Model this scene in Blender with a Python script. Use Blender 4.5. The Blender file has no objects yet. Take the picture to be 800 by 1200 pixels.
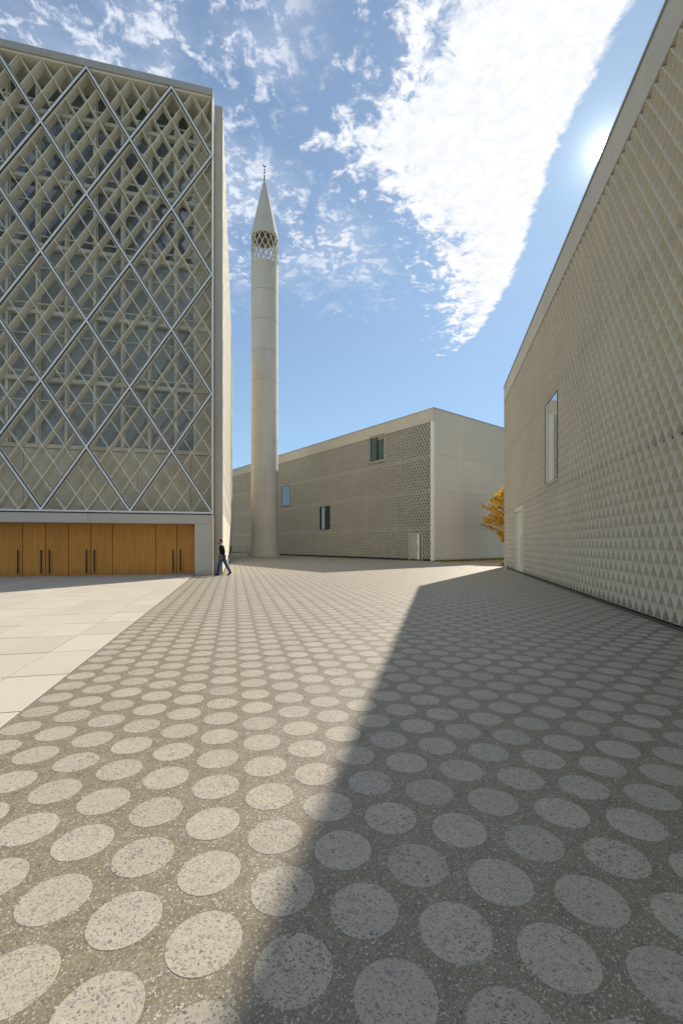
import bpy, math, random
from mathutils import Vector, Matrix
R = math.radians
random.seed(7)
SC = bpy.context.scene
COL = SC.collection

# ------------------------------------------------------------------ camera
EYE = 1.55
cd = bpy.data.cameras.new('camera'); cam = bpy.data.objects.new('camera', cd); COL.objects.link(cam)
cam.location = (0, 0, EYE); cam.rotation_euler = (R(90), 0, 0)
cd.sensor_fit = 'HORIZONTAL'; cd.sensor_width = 36.0; cd.lens = 515 / 800 * 36
cd.shift_y = 37 / 800; cd.clip_start = 0.05; cd.clip_end = 6000
SC.camera = cam

# ------------------------------------------------------------------ light
SUN = Vector((.598, 1.0, .897)).normalized()
EL = math.asin(SUN.z); AZ = math.atan2(SUN.x, SUN.y)
sd = bpy.data.lights.new('sun', 'SUN'); so = bpy.data.objects.new('sun', sd); COL.objects.link(so)
sd.energy = 3.9; sd.angle = R(0.47); sd.color = (1.0, .91, .77)
so.rotation_euler = (-SUN).to_track_quat('-Z', 'Y').to_euler()
so.location = (20, 30, 60)
SC.view_settings.view_transform = 'Standard'; SC.view_settings.look = 'None'
SC.view_settings.exposure = 0.62; SC.view_settings.gamma = 1.0
try:
    SC.cycles.max_bounces = 8; SC.cycles.diffuse_bounces = 5
    SC.cycles.use_denoising = True
except Exception: pass


class NT:
    """small helper round a node tree"""
    def __init__(s, nt): s.nt = nt; nt.nodes.clear()
    def n(s, t, **kw):
        o = s.nt.nodes.new(t)
        for k, v in kw.items(): setattr(o, k, v)
        return o
    def set(s, sock, v):
        if isinstance(v, bpy.types.NodeSocket): s.nt.links.new(v, sock)
        elif v is not None:
            if isinstance(v, tuple) and len(v) == 3 and sock.type == 'RGBA': v = (*v, 1)
            sock.default_value = v
    def math(s, op, a, b=None, c=None, clamp=False):
        o = s.n('ShaderNodeMath', operation=op); o.use_clamp = clamp
        for i, v in enumerate((a, b, c)):
            if v is not None: s.set(o.inputs[i], v)
        return o.outputs[0]
    def mix(s, f, a, b, blend='MIX'):
        o = s.n('ShaderNodeMix', data_type='RGBA', blend_type=blend)
        s.set(o.inputs[0], f); s.set(o.inputs[6], a); s.set(o.inputs[7], b)
        return o.outputs[2]
    def rng(s, v, a, b, c=0.0, d=1.0, smooth=False):
        o = s.n('ShaderNodeMapRange'); o.interpolation_type = 'SMOOTHSTEP' if smooth else 'LINEAR'
        s.set(o.inputs[0], v)
        for i, x in enumerate((a, b, c, d)): s.set(o.inputs[i + 1], x)
        return o.outputs[0]
    def noise(s, vec, scale, detail=4, rough=.55, dist=0.0, out='Fac'):
        o = s.n('ShaderNodeTexNoise'); s.set(o.inputs['Vector'], vec)
        o.inputs['Scale'].default_value = scale; o.inputs['Detail'].default_value = detail
        o.inputs['Roughness'].default_value = rough; o.inputs['Distortion'].default_value = dist
        return o.outputs[out]
    def voro(s, vec, scale, feature='F1'):
        o = s.n('ShaderNodeTexVoronoi', feature=feature); s.set(o.inputs['Vector'], vec)
        o.inputs['Scale'].default_value = scale
        return o


def make_world():
    w = bpy.data.worlds.new('World'); SC.world = w; w.use_nodes = True
    t = NT(w.node_tree)
    out = t.n('ShaderNodeOutputWorld'); bg = t.n('ShaderNodeBackground')
    t.set(out.inputs[0], bg.outputs[0]); bg.inputs[1].default_value = 0.135
    sky = t.n('ShaderNodeTexSky', sky_type='NISHITA')
    sky.sun_disc = False; sky.sun_elevation = EL; sky.sun_rotation = AZ
    sky.air_density = 1.0; sky.dust_density = 0.25; sky.ozone_density = 1.6; sky.altitude = 300
    tc = t.n('ShaderNodeTexCoord')
    sep = t.n('ShaderNodeSeparateXYZ'); t.set(sep.inputs[0], tc.outputs['Generated'])
    x, y, z = sep.outputs
    zc = t.math('MAXIMUM', z, 0.04)
    px = t.math('DIVIDE', x, zc); py = t.math('DIVIDE', y, zc)       # a flat cloud layer overhead
    cmb = t.n('ShaderNodeCombineXYZ'); t.set(cmb.inputs[0], px); t.set(cmb.inputs[1], py)
    P = cmb.outputs[0]
    big = t.noise(P, 2.2, 5, .55); fine = t.noise(P, 17.0, 6, .62, .5); vfine = t.noise(P, 42.0, 4, .6, .2)
    # crisp south-eastern rim of the cloud sheet
    bend = t.rng(py, 1.0, 1.75, .545, .655, True)
    back = t.rng(py, 2.05, 2.55, 0.0, .12, True)
    rim = t.math('SUBTRACT', bend, back)
    d1 = t.math('SUBTRACT', rim, px)
    d1 = t.math('ADD', d1, t.math('MULTIPLY', t.math('SUBTRACT', fine, .5), .055))
    d1 = t.math('ADD', d1, t.math('MULTIPLY', t.math('SUBTRACT', vfine, .5), .03))
    right = t.rng(d1, 0.0, .025, 0, 1, True)
    # frayed western side of the sheet
    l = t.math('ADD', t.rng(py, .95, 1.08, .04, -.10), t.rng(py, 1.10, 1.42, 0, .31))
    l = t.math('ADD', l, t.math('MULTIPLY', t.math('MAXIMUM', t.math('SUBTRACT', py, 1.42), 0.0), .375))
    d2 = t.math('SUBTRACT', px, l)
    body = t.rng(d2, -.10, .36, 0, 1.0, True)
    tex = t.math('ADD', t.math('MULTIPLY', fine, .75), t.math('MULTIPLY', vfine, .25))
    thr = t.math('SUBTRACT', .56, t.math('MULTIPLY', body, .36))
    sheet = t.rng(tex, thr, t.math('ADD', thr, .16), 0, 1, True)
    on = t.rng(t.math('ADD', d2, t.math('MULTIPLY', t.math('SUBTRACT', fine, .5), .25)), -.14, .0, 0, 1, True)
    sheet = t.math('MULTIPLY', t.math('MULTIPLY', sheet, right), on)
    # loose mackerel puffs elsewhere
    pb = t.math('ADD', t.math('ADD', t.math('MULTIPLY', fine, .45), t.math('MULTIPLY', vfine, .22)), t.math('MULTIPLY', big, .33))
    puff = t.rng(pb, .46, .57, 0, .82, True)
    veil = t.rng(big, .38, .60, 0, .38, True)
    puff = t.math('MAXIMUM', puff, veil)
    far = t.rng(t.math('ADD', py, t.math('MULTIPLY', t.math('SUBTRACT', big, .5), 1.4)), 1.45, 1.95, 1, 0, True)
    west = t.rng(t.math('SUBTRACT', l, px), .02, .22, 0, 1, True)
    puff = t.math('MULTIPLY', t.math('MULTIPLY', puff, far), west)
    cov = t.math('MAXIMUM', sheet, puff)
    cov = t.math('MULTIPLY', cov, t.rng(z, .06, .2, 0, 1, True))
    # clouds shine more towards the sun
    dot = t.n('ShaderNodeVectorMath', operation='DOT_PRODUCT')
    t.set(dot.inputs[0], tc.outputs['Generated']); dot.inputs[1].default_value = SUN
    ca = dot.outputs['Value']
    near = t.rng(ca, .80, .985, 0, 1, True)
    cb = t.mix(near, (4.6, 4.8, 5.3), (5.25, 5.2, 5.1))
    mott = t.math('MULTIPLY', t.rng(tex, .40, .58, .85, 0, True), t.math('SUBTRACT', 1.15, body))
    cb = t.mix(mott, cb, (2.7, 3.3, 4.3))
    cb = t.mix(t.rng(t.noise(P, 30.0, 5, .65, .8), .38, .64, .50, 0, True), cb, (3.9, 4.2, 4.7))
    sc_ = t.n('ShaderNodeSeparateColor'); t.set(sc_.inputs[0], sky.outputs[0])
    cc_ = t.n('ShaderNodeCombineColor')
    for i, (g_, k_) in enumerate(((1.22, .30), (1.06, .155), (.92, .085))):      # the camera-like shoulder of a bright sky
        v_ = t.math('MULTIPLY', sc_.outputs[i], g_)
        t.set(cc_.inputs[i], t.math('DIVIDE', v_, t.math('ADD', t.math('MULTIPLY', v_, k_), 1.0)))
    skyc = cc_.outputs[0]
    colr = t.mix(cov, skyc, cb)
    # the sun and its corona
    ang = t.math('ARCCOSINE', t.math('MINIMUM', ca, 1.0))
    cor = t.math('MULTIPLY', t.math('EXPONENT', t.math('MULTIPLY', ang, -55.0)), 9.0)
    disc = t.rng(ang, R(.4), R(.95), 60.0, 0.0, True)
    tot = t.math('ADD', cor, disc)
    g = t.n('ShaderNodeCombineColor'); t.set(g.inputs[0], tot); t.set(g.inputs[1], t.math('MULTIPLY', tot, .97)); t.set(g.inputs[2], t.math('MULTIPLY', tot, .88))
    colr = t.mix(1.0, colr, g.outputs[0], 'ADD')
    t.set(bg.inputs[0], colr)
make_world()

# ------------------------------------------------------------------ materials
def mat(name, fn, rough=.8, spec=.3, metal=0.0, bump=None):
    m = bpy.data.materials.new(name); m.use_nodes = True
    t = NT(m.node_tree)
    out = t.n('ShaderNodeOutputMaterial'); b = t.n('ShaderNodeBsdfPrincipled')
    t.set(out.inputs[0], b.outputs[0])
    b.inputs['Roughness'].default_value = rough; b.inputs['Specular IOR Level'].default_value = spec
    b.inputs['Metallic'].default_value = metal
    geo = t.n('ShaderNodeNewGeometry'); tco = t.n('ShaderNodeTexCoord')
    c, h = fn(t, geo.outputs['Position'], tco.outputs['Object'], b, geo)
    t.set(b.inputs['Base Color'], c)
    if h is not None:
        bp = t.n('ShaderNodeBump'); bp.inputs['Strength'].default_value = bump[0]; bp.inputs['Distance'].default_value = bump[1]
        t.set(bp.inputs['Height'], h); t.set(b.inputs['Normal'], bp.outputs[0])
    return m

def scale_vec(t, v, s):
    o = t.n('ShaderNodeVectorMath', operation='MULTIPLY'); t.set(o.inputs[0], v); o.inputs[1].default_value = s
    return o.outputs[0]

def concrete(name, col, var=.14, streak=.10, rough=.85, fine=30):
    def fn(t, pos, obj, b, geo):
        n1 = t.noise(pos, .55, 5, .6); n2 = t.noise(pos, fine, 4, .6)
        st = t.noise(scale_vec(t, pos, (2.2, 2.2, .18)), 1.0, 4, .6)
        v = t.math('ADD', t.math('MULTIPLY', t.math('SUBTRACT', n1, .5), var * 2), 1.0)
        v = t.math('ADD', v, t.math('MULTIPLY', t.math('SUBTRACT', n2, .5), var * .8))
        v = t.math('ADD', v, t.math('MULTIPLY', t.math('SUBTRACT', st, .5), streak * 2))
        g = t.n('ShaderNodeCombineColor')
        for i in range(3): t.set(g.inputs[i], v)
        ri = t.n('ShaderNodeObjectInfo').outputs['Random']
        c = t.mix(1.0, col, g.outputs[0], 'MULTIPLY')
        c = t.mix(t.math('MULTIPLY', ri, .15), c, tuple(x * .6 for x in col))
        pit = t.voro(pos, 22.0)
        p = t.math('MULTIPLY', t.rng(pit.outputs['Distance'], .02, .06, 1, 0), t.rng(t.noise(pos, 3, 2), .56, .62))
        c = t.mix(t.math('MULTIPLY', p, .4), c, tuple(x * .35 for x in col))
        # splash dirt and moss along the foot, dark runs below the top
        sz = t.n('ShaderNodeSeparateXYZ'); t.set(sz.inputs[0], pos)
        wob = t.math('MULTIPLY', t.noise(pos, 2.3, 5, .65), .7)
        foot = t.rng(t.math('ADD', sz.outputs[2], wob), .22, .75, .55, 0, True)
        c = t.mix(foot, c, (col[0] * .50, col[1] * .47, col[2] * .34))
        run = t.math('MULTIPLY', t.rng(t.noise(scale_vec(t, pos, (5.5, 5.5, .12)), 1.0, 3, .6), .60, .74), .22)
        c = t.mix(run, c, tuple(x * .62 for x in col))
        return c, n2
    return mat(name, fn, rough, .25, bump=(.25, .01))

M = {}
M['relief'] = concrete('relief_concrete', (.70, .63, .495), .10, .06)
M['relief2'] = concrete('far_relief_concrete', (.62, .585, .49), .10, .08)
M['smooth'] = concrete('smooth_concrete', (.58, .54, .45), .08, .07)
M['pale'] = concrete('pale_concrete', (.63, .58, .48), .06, .07)
M['grey'] = concrete('grey_concrete', (.44, .425, .39), .14, .14)
M['minaret'] = concrete('minaret_concrete', (.60, .565, .48), .14, .16)
M['beige'] = concrete('beige_render', (.76, .70, .57), .06, .05)

def flat(name, col, rough=.6, spec=.4, metal=0.0, var=.05):
    def fn(t, pos, obj, b, geo):
        n = t.noise(pos, 6, 4, .6)
        return t.mix(t.rng(n, .3, .7), tuple(x * (1 - var) for x in col), tuple(min(1, x * (1 + var)) for x in col)), None
    return mat(name, fn, rough, spec, metal)
M['white_metal'] = flat('white_painted_metal', (.78, .77, .73), .45)
M['fin'] = flat('cream_painted_metal', (.84, .80, .68), .6, .3)
M['gasket'] = flat('black_gasket', (.02, .02, .018), .6)
M['black'] = flat('black_steel', (.018, .016, .014), .4, .5)
M['steel'] = flat('brushed_steel', (.45, .45, .43), .35, .5, .8)
M['brass'] = flat('dull_brass', (.42, .30, .10), .35, .5, .9)
M['dark'] = flat('dark_interior', (.03, .035, .03), .9)
M['joint'] = flat('dark_joint_and_hole_shade', (.07, .06, .045), .9)
M['lining'] = flat('brown_lining', (.20, .165, .11), .9)  # plain mid brown tone for the inside of the cone
M['bed'] = flat('paving_bed_mortar', (.07, .058, .04), .95)
M['door_white'] = flat('white_door_paint', (.66, .64, .57), .5)

def glass(name, col, refl=.5, rough=.03):
    def fn(t, pos, obj, b, geo):
        b.inputs['IOR'].default_value = 1.55
        b.inputs['Coat Weight'].default_value = 1.0; b.inputs['Coat Roughness'].default_value = .02; b.inputs['Coat IOR'].default_value = 1.0 + refl * 1.6
        n = t.noise(pos, .8, 2)
        return t.mix(n, col, tuple(x * .7 for x in col)), t.noise(pos, .5, 1)
    return mat(name, fn, rough, .5, bump=(.02, .05))
M['glass'] = glass('window_glass', (.035, .05, .05), .8)
M['glass_green'] = glass('greenish_window_glass', (.05, .11, .085), .5)
M['glass_mirror'] = glass('sheer_backed_glass', (.46, .47, .40), .42, .03)
M['glass_pale'] = glass('pale_blind_glass', (.26, .30, .26), .4)

def screen_fn(t, pos, obj, b, geo):
    s = t.n('ShaderNodeSeparateXYZ'); t.set(s.inputs[0], pos)
    wv = t.math('SINE', t.math('ADD', t.math('MULTIPLY', s.outputs[2], 75.0), t.math('MULTIPLY', t.noise(pos, 1.4, 3), 5.0)))
    n = t.noise(pos, 1.1, 4)
    c = t.mix(t.rng(wv, -1, 1, 0, 1), (.25, .27, .265), (.43, .45, .425))
    c = t.mix(t.rng(n, .35, .65, 0, .5), c, (.24, .29, .31))
    b.inputs['Coat Weight'].default_value = .8; b.inputs['Coat Roughness'].default_value = .05
    return c, wv
M['screen'] = mat('pleated_screen_behind_glass', screen_fn, .4, .4, bump=(.15, .01))
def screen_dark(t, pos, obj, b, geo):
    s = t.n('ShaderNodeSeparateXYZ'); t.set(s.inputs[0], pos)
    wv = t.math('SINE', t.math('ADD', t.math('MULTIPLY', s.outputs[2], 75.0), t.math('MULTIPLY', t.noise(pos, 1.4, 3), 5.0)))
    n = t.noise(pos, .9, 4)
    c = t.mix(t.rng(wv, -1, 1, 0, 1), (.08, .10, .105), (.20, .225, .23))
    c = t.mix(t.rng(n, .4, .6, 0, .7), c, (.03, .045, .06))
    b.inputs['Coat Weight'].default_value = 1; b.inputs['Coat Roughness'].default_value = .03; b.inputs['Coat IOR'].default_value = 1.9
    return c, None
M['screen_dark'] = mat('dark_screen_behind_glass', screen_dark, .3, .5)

def wood_fn(t, pos, obj, b, geo):
    v = scale_vec(t, pos, (9.0, 9.0, .5))
    ri = t.n('ShaderNodeObjectInfo').outputs['Random']
    n1 = t.noise(v, 1.3, 6, .65, .6); n2 = t.noise(scale_vec(t, pos, (70, 70, 1.5)), 1.0, 4, .6)
    s = t.n('ShaderNodeSeparateXYZ'); t.set(s.inputs[0], pos)
    c = t.mix(t.rng(n1, .3, .72), (.60, .24, .03), (.82, .375, .06))
    c = t.mix(t.math('MULTIPLY', t.rng(n2, .35, .65), .30), c, (.36, .14, .025))
    c = t.mix(t.math('MULTIPLY', ri, .28), c, (.42, .20, .05))
    # weather stain rising from the foot of the door
    foot = t.rng(t.math('ADD', s.outputs[2], t.math('MULTIPLY', n1, .5)), .15, .75, .45, 0, True)
    c = t.mix(foot, c, (.26, .10, .03))
    return c, n2
M['wood'] = mat('oiled_timber', wood_fn, .5, .35, bump=(.15, .004))

def chips(t, pos, scale, thr, size):
    """angular stone chips: whole Voronoi cells picked at random, with an edge of binder between them"""
    w = t.noise(pos, scale * .9, 2, .5, 0, 'Color')
    o = t.n('ShaderNodeVectorMath', operation='MULTIPLY_ADD'); t.set(o.inputs[0], w); o.inputs[1].default_value = (.7 / scale,) * 3; t.set(o.inputs[2], pos)
    v = t.voro(o.outputs[0], scale); e = t.voro(o.outputs[0], scale, 'DISTANCE_TO_EDGE')
    s = t.n('ShaderNodeSeparateColor'); t.set(s.inputs[0], v.outputs['Color'])
    m = t.math('MULTIPLY', t.rng(e.outputs['Distance'], size * .2, size * .2 + .05, 0, 1), t.rng(s.outputs[0], thr, thr + .01))
    return m, s.outputs[1], s.outputs[2]

def terrazzo_fn(t, pos, obj, b, geo):
    big = t.noise(pos, 1.7, 2, .5); mid = t.noise(pos, 14, 4, .6); vb = t.noise(pos, .35, 3)
    vc = t.voro(pos, 2.65); cs = t.n('ShaderNodeSeparateColor'); t.set(cs.inputs[0], vc.outputs['Color'])
    ri = t.math('FRACT', t.math('ADD', t.n('ShaderNodeObjectInfo').outputs['Random'], geo.outputs['Random Per Island']))
    r2 = t.math('FRACT', t.math('MULTIPLY', ri, 17.3))
    c = t.mix(t.rng(mid, .3, .7), (.39, .345, .265), (.50, .45, .355))
    c = t.mix(t.math('MULTIPLY', t.math('POWER', ri, 2.2), .42), c, (.28, .245, .18))
    c = t.mix(t.math('MULTIPLY', r2, .22), c, (.56, .51, .41))
    c = t.mix(t.rng(big, .3, .7, 0, .45), c, (.33, .305, .255))
    c = t.mix(t.rng(vb, .35, .65, 0, .18), c, (.50, .46, .385))
    f1, a1, b1 = chips(t, pos, 200, .55, .30)
    c = t.mix(t.math('MULTIPLY', f1, .75), c, t.mix(a1, (.16, .15, .14), (.42, .37, .29)))
    f2, a2, b2 = chips(t, pos, 115, .74, .42)
    dens = t.math('MULTIPLY', t.rng(t.noise(pos, 2.1, 2), .34, .56, .7, 1.0), t.rng(r2, 0, 1, 1.0, .65))
    dark = t.mix(a2, (.05, .055, .075), (.22, .22, .22))
    c = t.mix(t.math('MULTIPLY', f2, t.math('MULTIPLY', dens, 1.0)), c, dark)
    f3, a3, b3 = chips(t, pos, 55, .90, .5)
    c = t.mix(t.math('MULTIPLY', f3, t.math('MULTIPLY', dens, .9)), c, t.mix(a3, (.08, .09, .11), (.30, .29, .27)))
    b.inputs['Roughness'].default_value = .5
    return c, mid
M['terrazzo'] = mat('terrazzo_disc', terrazzo_fn, .6, .3, bump=(.08, .003))

def agg_fn(t, pos, obj, b, geo):
    big = t.noise(pos, .5, 4, .6); mid = t.noise(pos, 9, 5, .65); w = t.noise(pos, 2.7, 5, .7, .8)
    c = t.mix(t.rng(mid, .3, .7), (.140, .113, .066), (.25, .208, .130))
    c = t.mix(t.rng(big, .35, .65, 0, .35), c, (.215, .185, .125))
    f1, a1, b1 = chips(t, pos, 210, .50, .34)
    c = t.mix(t.math('MULTIPLY', f1, .8), c, t.mix(a1, (.06, .055, .05), (.42, .40, .34)))
    f2, a2, b2 = chips(t, pos, 110, .70, .34)
    c = t.mix(t.math('MULTIPLY', f2, .9), c, t.mix(a2, (.07, .065, .06), (.52, .49, .43)))
    c = t.mix(t.rng(w, .60, .74, 0, .45), c, (.36, .34, .29))
    c = t.mix(t.rng(t.noise(pos, 4.3, 4, .7), .64, .72, 0, .35), c, (.20, .12, .05))
    return c, t.math('ADD', t.noise(pos, 160, 3), f2)
M['aggregate'] = mat('exposed_aggregate', agg_fn, .5, .5, bump=(.30, .003))

def slab_fn(t, pos, obj, b, geo):
    ri = t.n('ShaderNodeObjectInfo').outputs['Random']
    n = t.noise(pos, 1.2, 5, .6); f = t.noise(pos, 60, 4, .7)
    c = t.mix(ri, (.47, .43, .355), (.545, .50, .42))
    c = t.mix(t.rng(n, .35, .68, 0, .22), c, (.42, .38, .31))
    c = t.mix(t.rng(f, .35, .7, 0, .25), c, (.40, .36, .29))
    return c, f
M['slab'] = mat('pale_stone_slab', slab_fn, .75, .25, bump=(.1, .003))

def earth_fn(t, pos, obj, b, geo):
    n = t.noise(pos, .08, 5); m = t.noise(pos, 3, 4)
    c = t.mix(t.rng(n, .35, .65), (.10, .12, .045), (.16, .14, .08))
    return t.mix(t.math('MULTIPLY', m, .4), c, (.07, .08, .03)), m
M['earth'] = mat('rough_grassland', earth_fn, .95, .1, bump=(.4, .05))
def grass_fn(t, pos, obj, b, geo):
    return t.mix(geo.outputs['Random Per Island'], (.05, .09, .018), (.13, .16, .035)), None
M['grass'] = mat('grass_blade', grass_fn, .8, .2)
def leaf_fn(t, pos, obj, b, geo):
    r = geo.outputs['Random Per Island']
    c = t.mix(t.rng(r, 0, .55), (.50, .24, .02), (.80, .50, .05))
    c = t.mix(t.rng(r, .55, 1), c, (.92, .66, .08))
    b.inputs['Subsurface Weight'].default_value = 0
    return c, None
M['leaf'] = mat('autumn_leaf', leaf_fn, .6, .3)
# leaves let light through
_nt = M['leaf'].node_tree; _b = [n for n in _nt.nodes if n.type == 'BSDF_PRINCIPLED'][0]; _o = [n for n in _nt.nodes if n.type == 'OUTPUT_MATERIAL'][0]
_tr = _nt.nodes.new('ShaderNodeBsdfTranslucent'); _mx = _nt.nodes.new('ShaderNodeMixShader'); _mx.inputs[0].default_value = .45
_nt.links.new(_b.inputs['Base Color'].links[0].from_socket, _tr.inputs[0])
_nt.links.new(_b.outputs[0], _mx.inputs[1]); _nt.links.new(_tr.outputs[0], _mx.inputs[2]); _nt.links.new(_mx.outputs[0], _o.inputs[0])
M['bark'] = flat('bark', (.10, .075, .05), .95, .1, var=.4)
M['skin'] = flat('skin', (.50, .28, .18), .55, .35)
M['jacket'] = flat('black_jacket_cloth', (.014, .014, .016), .9, .1, var=.3)
M['jeans'] = flat('blue_denim', (.045, .10, .20), .9, .1, var=.35)
M['hair'] = flat('dark_hair', (.02, .015, .012), .8)
M['shoe'] = flat('dark_shoe_leather', (.03, .02, .018), .6)
M['shoe_red'] = flat('red_shoe_panel', (.35, .05, .03), .6)
M['tan'] = flat('tan_wood', (.38, .27, .16), .6)

# ------------------------------------------------------------------ mesh helpers
class MB:
    def __init__(s): s.v = []; s.f = []; s.m = []
    def face(s, pts, m=0):
        i = len(s.v); s.v += [tuple(p) for p in pts]; s.f.append(tuple(range(i, i + len(pts)))); s.m.append(m)
    def box(s, x0, x1, y0, y1, z0, z1, m=0):
        i = len(s.v)
        s.v += [(x0, y0, z0), (x1, y0, z0), (x1, y1, z0), (x0, y1, z0), (x0, y0, z1), (x1, y0, z1), (x1, y1, z1), (x0, y1, z1)]
        for q in ((0, 3, 2, 1), (4, 5, 6, 7), (0, 1, 5, 4), (1, 2, 6, 5), (2, 3, 7, 6), (3, 0, 4, 7)):
            s.f.append(tuple(i + k for k in q)); s.m.append(m)
        return s
    def prism(s, poly, y0, y1, m=0):
        """poly in (x,z), extruded along y"""
        n = len(poly); i = len(s.v)
        s.v += [(p[0], y0, p[1]) for p in poly] + [(p[0], y1, p[1]) for p in poly]
        s.f.append(tuple(i + k for k in range(n))); s.m.append(m)
        s.f.append(tuple(i + n + k for k in reversed(range(n)))); s.m.append(m)
        for k in range(n):
            s.f.append((i + k, i + (k + 1) % n, i + n + (k + 1) % n, i + n + k)[::-1]); s.m.append(m)
        return s
    def tube(s, pts, rad, n=8, m=0, cap=True):
        pts = [Vector(p) for p in pts]
        if not isinstance(rad, (list, tuple)): rad = [rad] * len(pts)
        base = len(s.v)
        for k, p in enumerate(pts):
            d = (pts[min(k + 1, len(pts) - 1)] - pts[max(k - 1, 0)]).normalized()
            a = d.cross(Vector((0, 0, 1)) if abs(d.z) < .9 else Vector((1, 0, 0))).normalized(); b = d.cross(a)
            for j in range(n):
                t = 2 * math.pi * j / n
                s.v.append(tuple(p + (a * math.cos(t) + b * math.sin(t)) * rad[k]))
        for k in range(len(pts) - 1):
            for j in range(n):
                s.f.append((base + k * n + j, base + k * n + (j + 1) % n, base + (k + 1) * n + (j + 1) % n, base + (k + 1) * n + j)); s.m.append(m)
        if cap:
            s.f.append(tuple(base + j for j in reversed(range(n)))); s.m.append(m)
            e = base + (len(pts) - 1) * n; s.f.append(tuple(e + j for j in range(n))); s.m.append(m)
        return s
    def lathe(s, prof, n=48, m=0, c=(0, 0)):
        base = len(s.v)
        for r, z in prof:
            for j in range(n):
                t = 2 * math.pi * j / n; s.v.append((c[0] + r * math.cos(t), c[1] + r * math.sin(t), z))
        for k in range(len(prof) - 1):
            for j in range(n):
                s.f.append((base + k * n + j, base + k * n + (j + 1) % n, base + (k + 1) * n + (j + 1) % n, base + (k + 1) * n + j)); s.m.append(m)
        return s
    def mesh(s, name, mats, smooth=False):
        me = bpy.data.meshes.new(name); me.from_pydata(s.v, [], s.f)
        for mm in (mats if isinstance(mats, (list, tuple)) else [mats]): me.materials.append(mm)
        if any(s.m): me.polygons.foreach_set('material_index', s.m)
        if smooth: me.polygons.foreach_set('use_smooth', [True] * len(me.polygons))
        me.update(); return me
    def build(s, name, mats, parent=None, smooth=False, loc=(0, 0, 0), bevel=0):
        o = bpy.data.objects.new(name, s.mesh(name, mats, smooth)); COL.objects.link(o)
        o.location = loc
        if parent: o.parent = parent
        if bevel:
            b = o.modifiers.new('bevel', 'BEVEL'); b.width = bevel; b.segments = 2; b.limit_method = 'ANGLE'
        return o

def box(name, mats, parent, *a, bevel=0, smooth=False):
    return MB().box(*a).build(name, mats, parent, bevel=bevel)

def tag(o, label=None, cat=None, group=None, kind=None):
    for k, v in (('label', label), ('category', cat), ('group', group), ('kind', kind)):
        if v: o[k] = v
    return o
def empty(name, loc, rz=0):
    o = bpy.data.objects.new(name, None); COL.objects.link(o); o.location = loc; o.rotation_euler = (0, 0, rz)
    o.empty_display_size = .3
    return o
def inst(name, me, parent, loc, rot=(0, 0, 0), scale=None):
    o = bpy.data.objects.new(name, me); COL.objects.link(o); o.parent = parent; o.location = loc; o.rotation_euler = rot
    if scale: o.scale = scale
    return o
def seen(x, y, z, pad=30):
    """roughly inside the photograph's field of view"""
    if y < .3: return False
    u = 400 + 515 * x / y; v = 637 - 515 * (z - EYE) / y
    return -pad < u < 800 + pad and -pad < v < 1200 + pad

# ------------------------------------------------------------------ frames of the place
AX = R(13.745)                        # the prayer hall's axes
E = Vector((math.cos(AX), math.sin(AX), 0)); J = Vector((-math.sin(AX), math.cos(AX), 0))
JOINT = Vector((-3.52, 6.39, 0))      # a point on the joint between white slabs and dotted paving
WX = R(-102.376)                      # right-hand wall: local x runs towards the camera, local y into the building
WO = Vector((10.94, 29.55, 0))
CX = R(38.3); CO = Vector((8.04, 38.4, 0))

# ------------------------------------------------------------------ ground
g = MB(); g.face([(-2500, -2500, -.03), (2500, -2500, -.03), (2500, 2500, -.03), (-2500, 2500, -.03)])
tag(g.build('ground', M['earth']), kind='structure')

bed = MB(); bed.face([(-30, -16, 0), (0, -16, 0), (0, 18, 0), (-30, 18, 0)])
bedo = bed.build('forecourt_paving', M['bed'], loc=(JOINT.x, JOINT.y, -.006)); bedo.rotation_euler = (0, 0, AX); tag(bedo, kind='structure')

# dotted plaza: everything right of the joint, up to the wall, the lawn and beyond the minaret
def jp(y): p = JOINT + J * y; return (p.x, p.y, 0)
plz = MB()
wall_a = WO + Vector((math.cos(WX), math.sin(WX), 0)) * 42
wn = Vector((-.9768, .2143, 0))
PLZ = [jp(-16), (wall_a + wn * .17)[:], (WO + wn * .17)[:], (WO + Vector((-.05, 1.2, 0)))[:], (16.2, 42.5, 0), (8.75, 37.4, 0), (8.3, 37.8, 0), (-26, 81, 0), (-40, 81, 0), jp(16.0 + 34), jp(18)]
plz.face([(p[0], p[1], 0) for p in PLZ])
plaza = plz.build('plaza_paving', M['aggregate']); tag(plaza, kind='structure')

SP = .3745; RD = .1425
def disc_parts(mb, cx, cy, n, z0=.0002, z1=.0016):
    i = len(mb.v)
    for r, z in ((RD + .0015, z0), (RD, z1)):
        for k in range(n):
            a = 2 * math.pi * k / n; mb.v.append((cx + r * math.cos(a), cy + r * math.sin(a), z))
    for k in range(n):
        mb.f.append((i + k, i + (k + 1) % n, i + n + (k + 1) % n, i + n + k)); mb.m.append(0)
    mb.f.append(tuple(i + n + k for k in range(n))); mb.m.append(0)
A0 = Vector((-.174, 1.603, 0)); bvec = J * SP; avec = (J * math.cos(R(60)) + Vector((-J.y, J.x, 0)) * math.sin(R(60))) * SP   # 60 deg left of the axis
def inpoly(x, y, poly):
    c = False; n = len(poly)
    for i in range(n):
        x1, y1 = poly[i][:2]; x2, y2 = poly[i - 1][:2]
        if (y1 > y) != (y2 > y) and x < (x2 - x1) * (y - y1) / (y2 - y1) + x1: c = not c
    return c
near, farr = [], []
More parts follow.
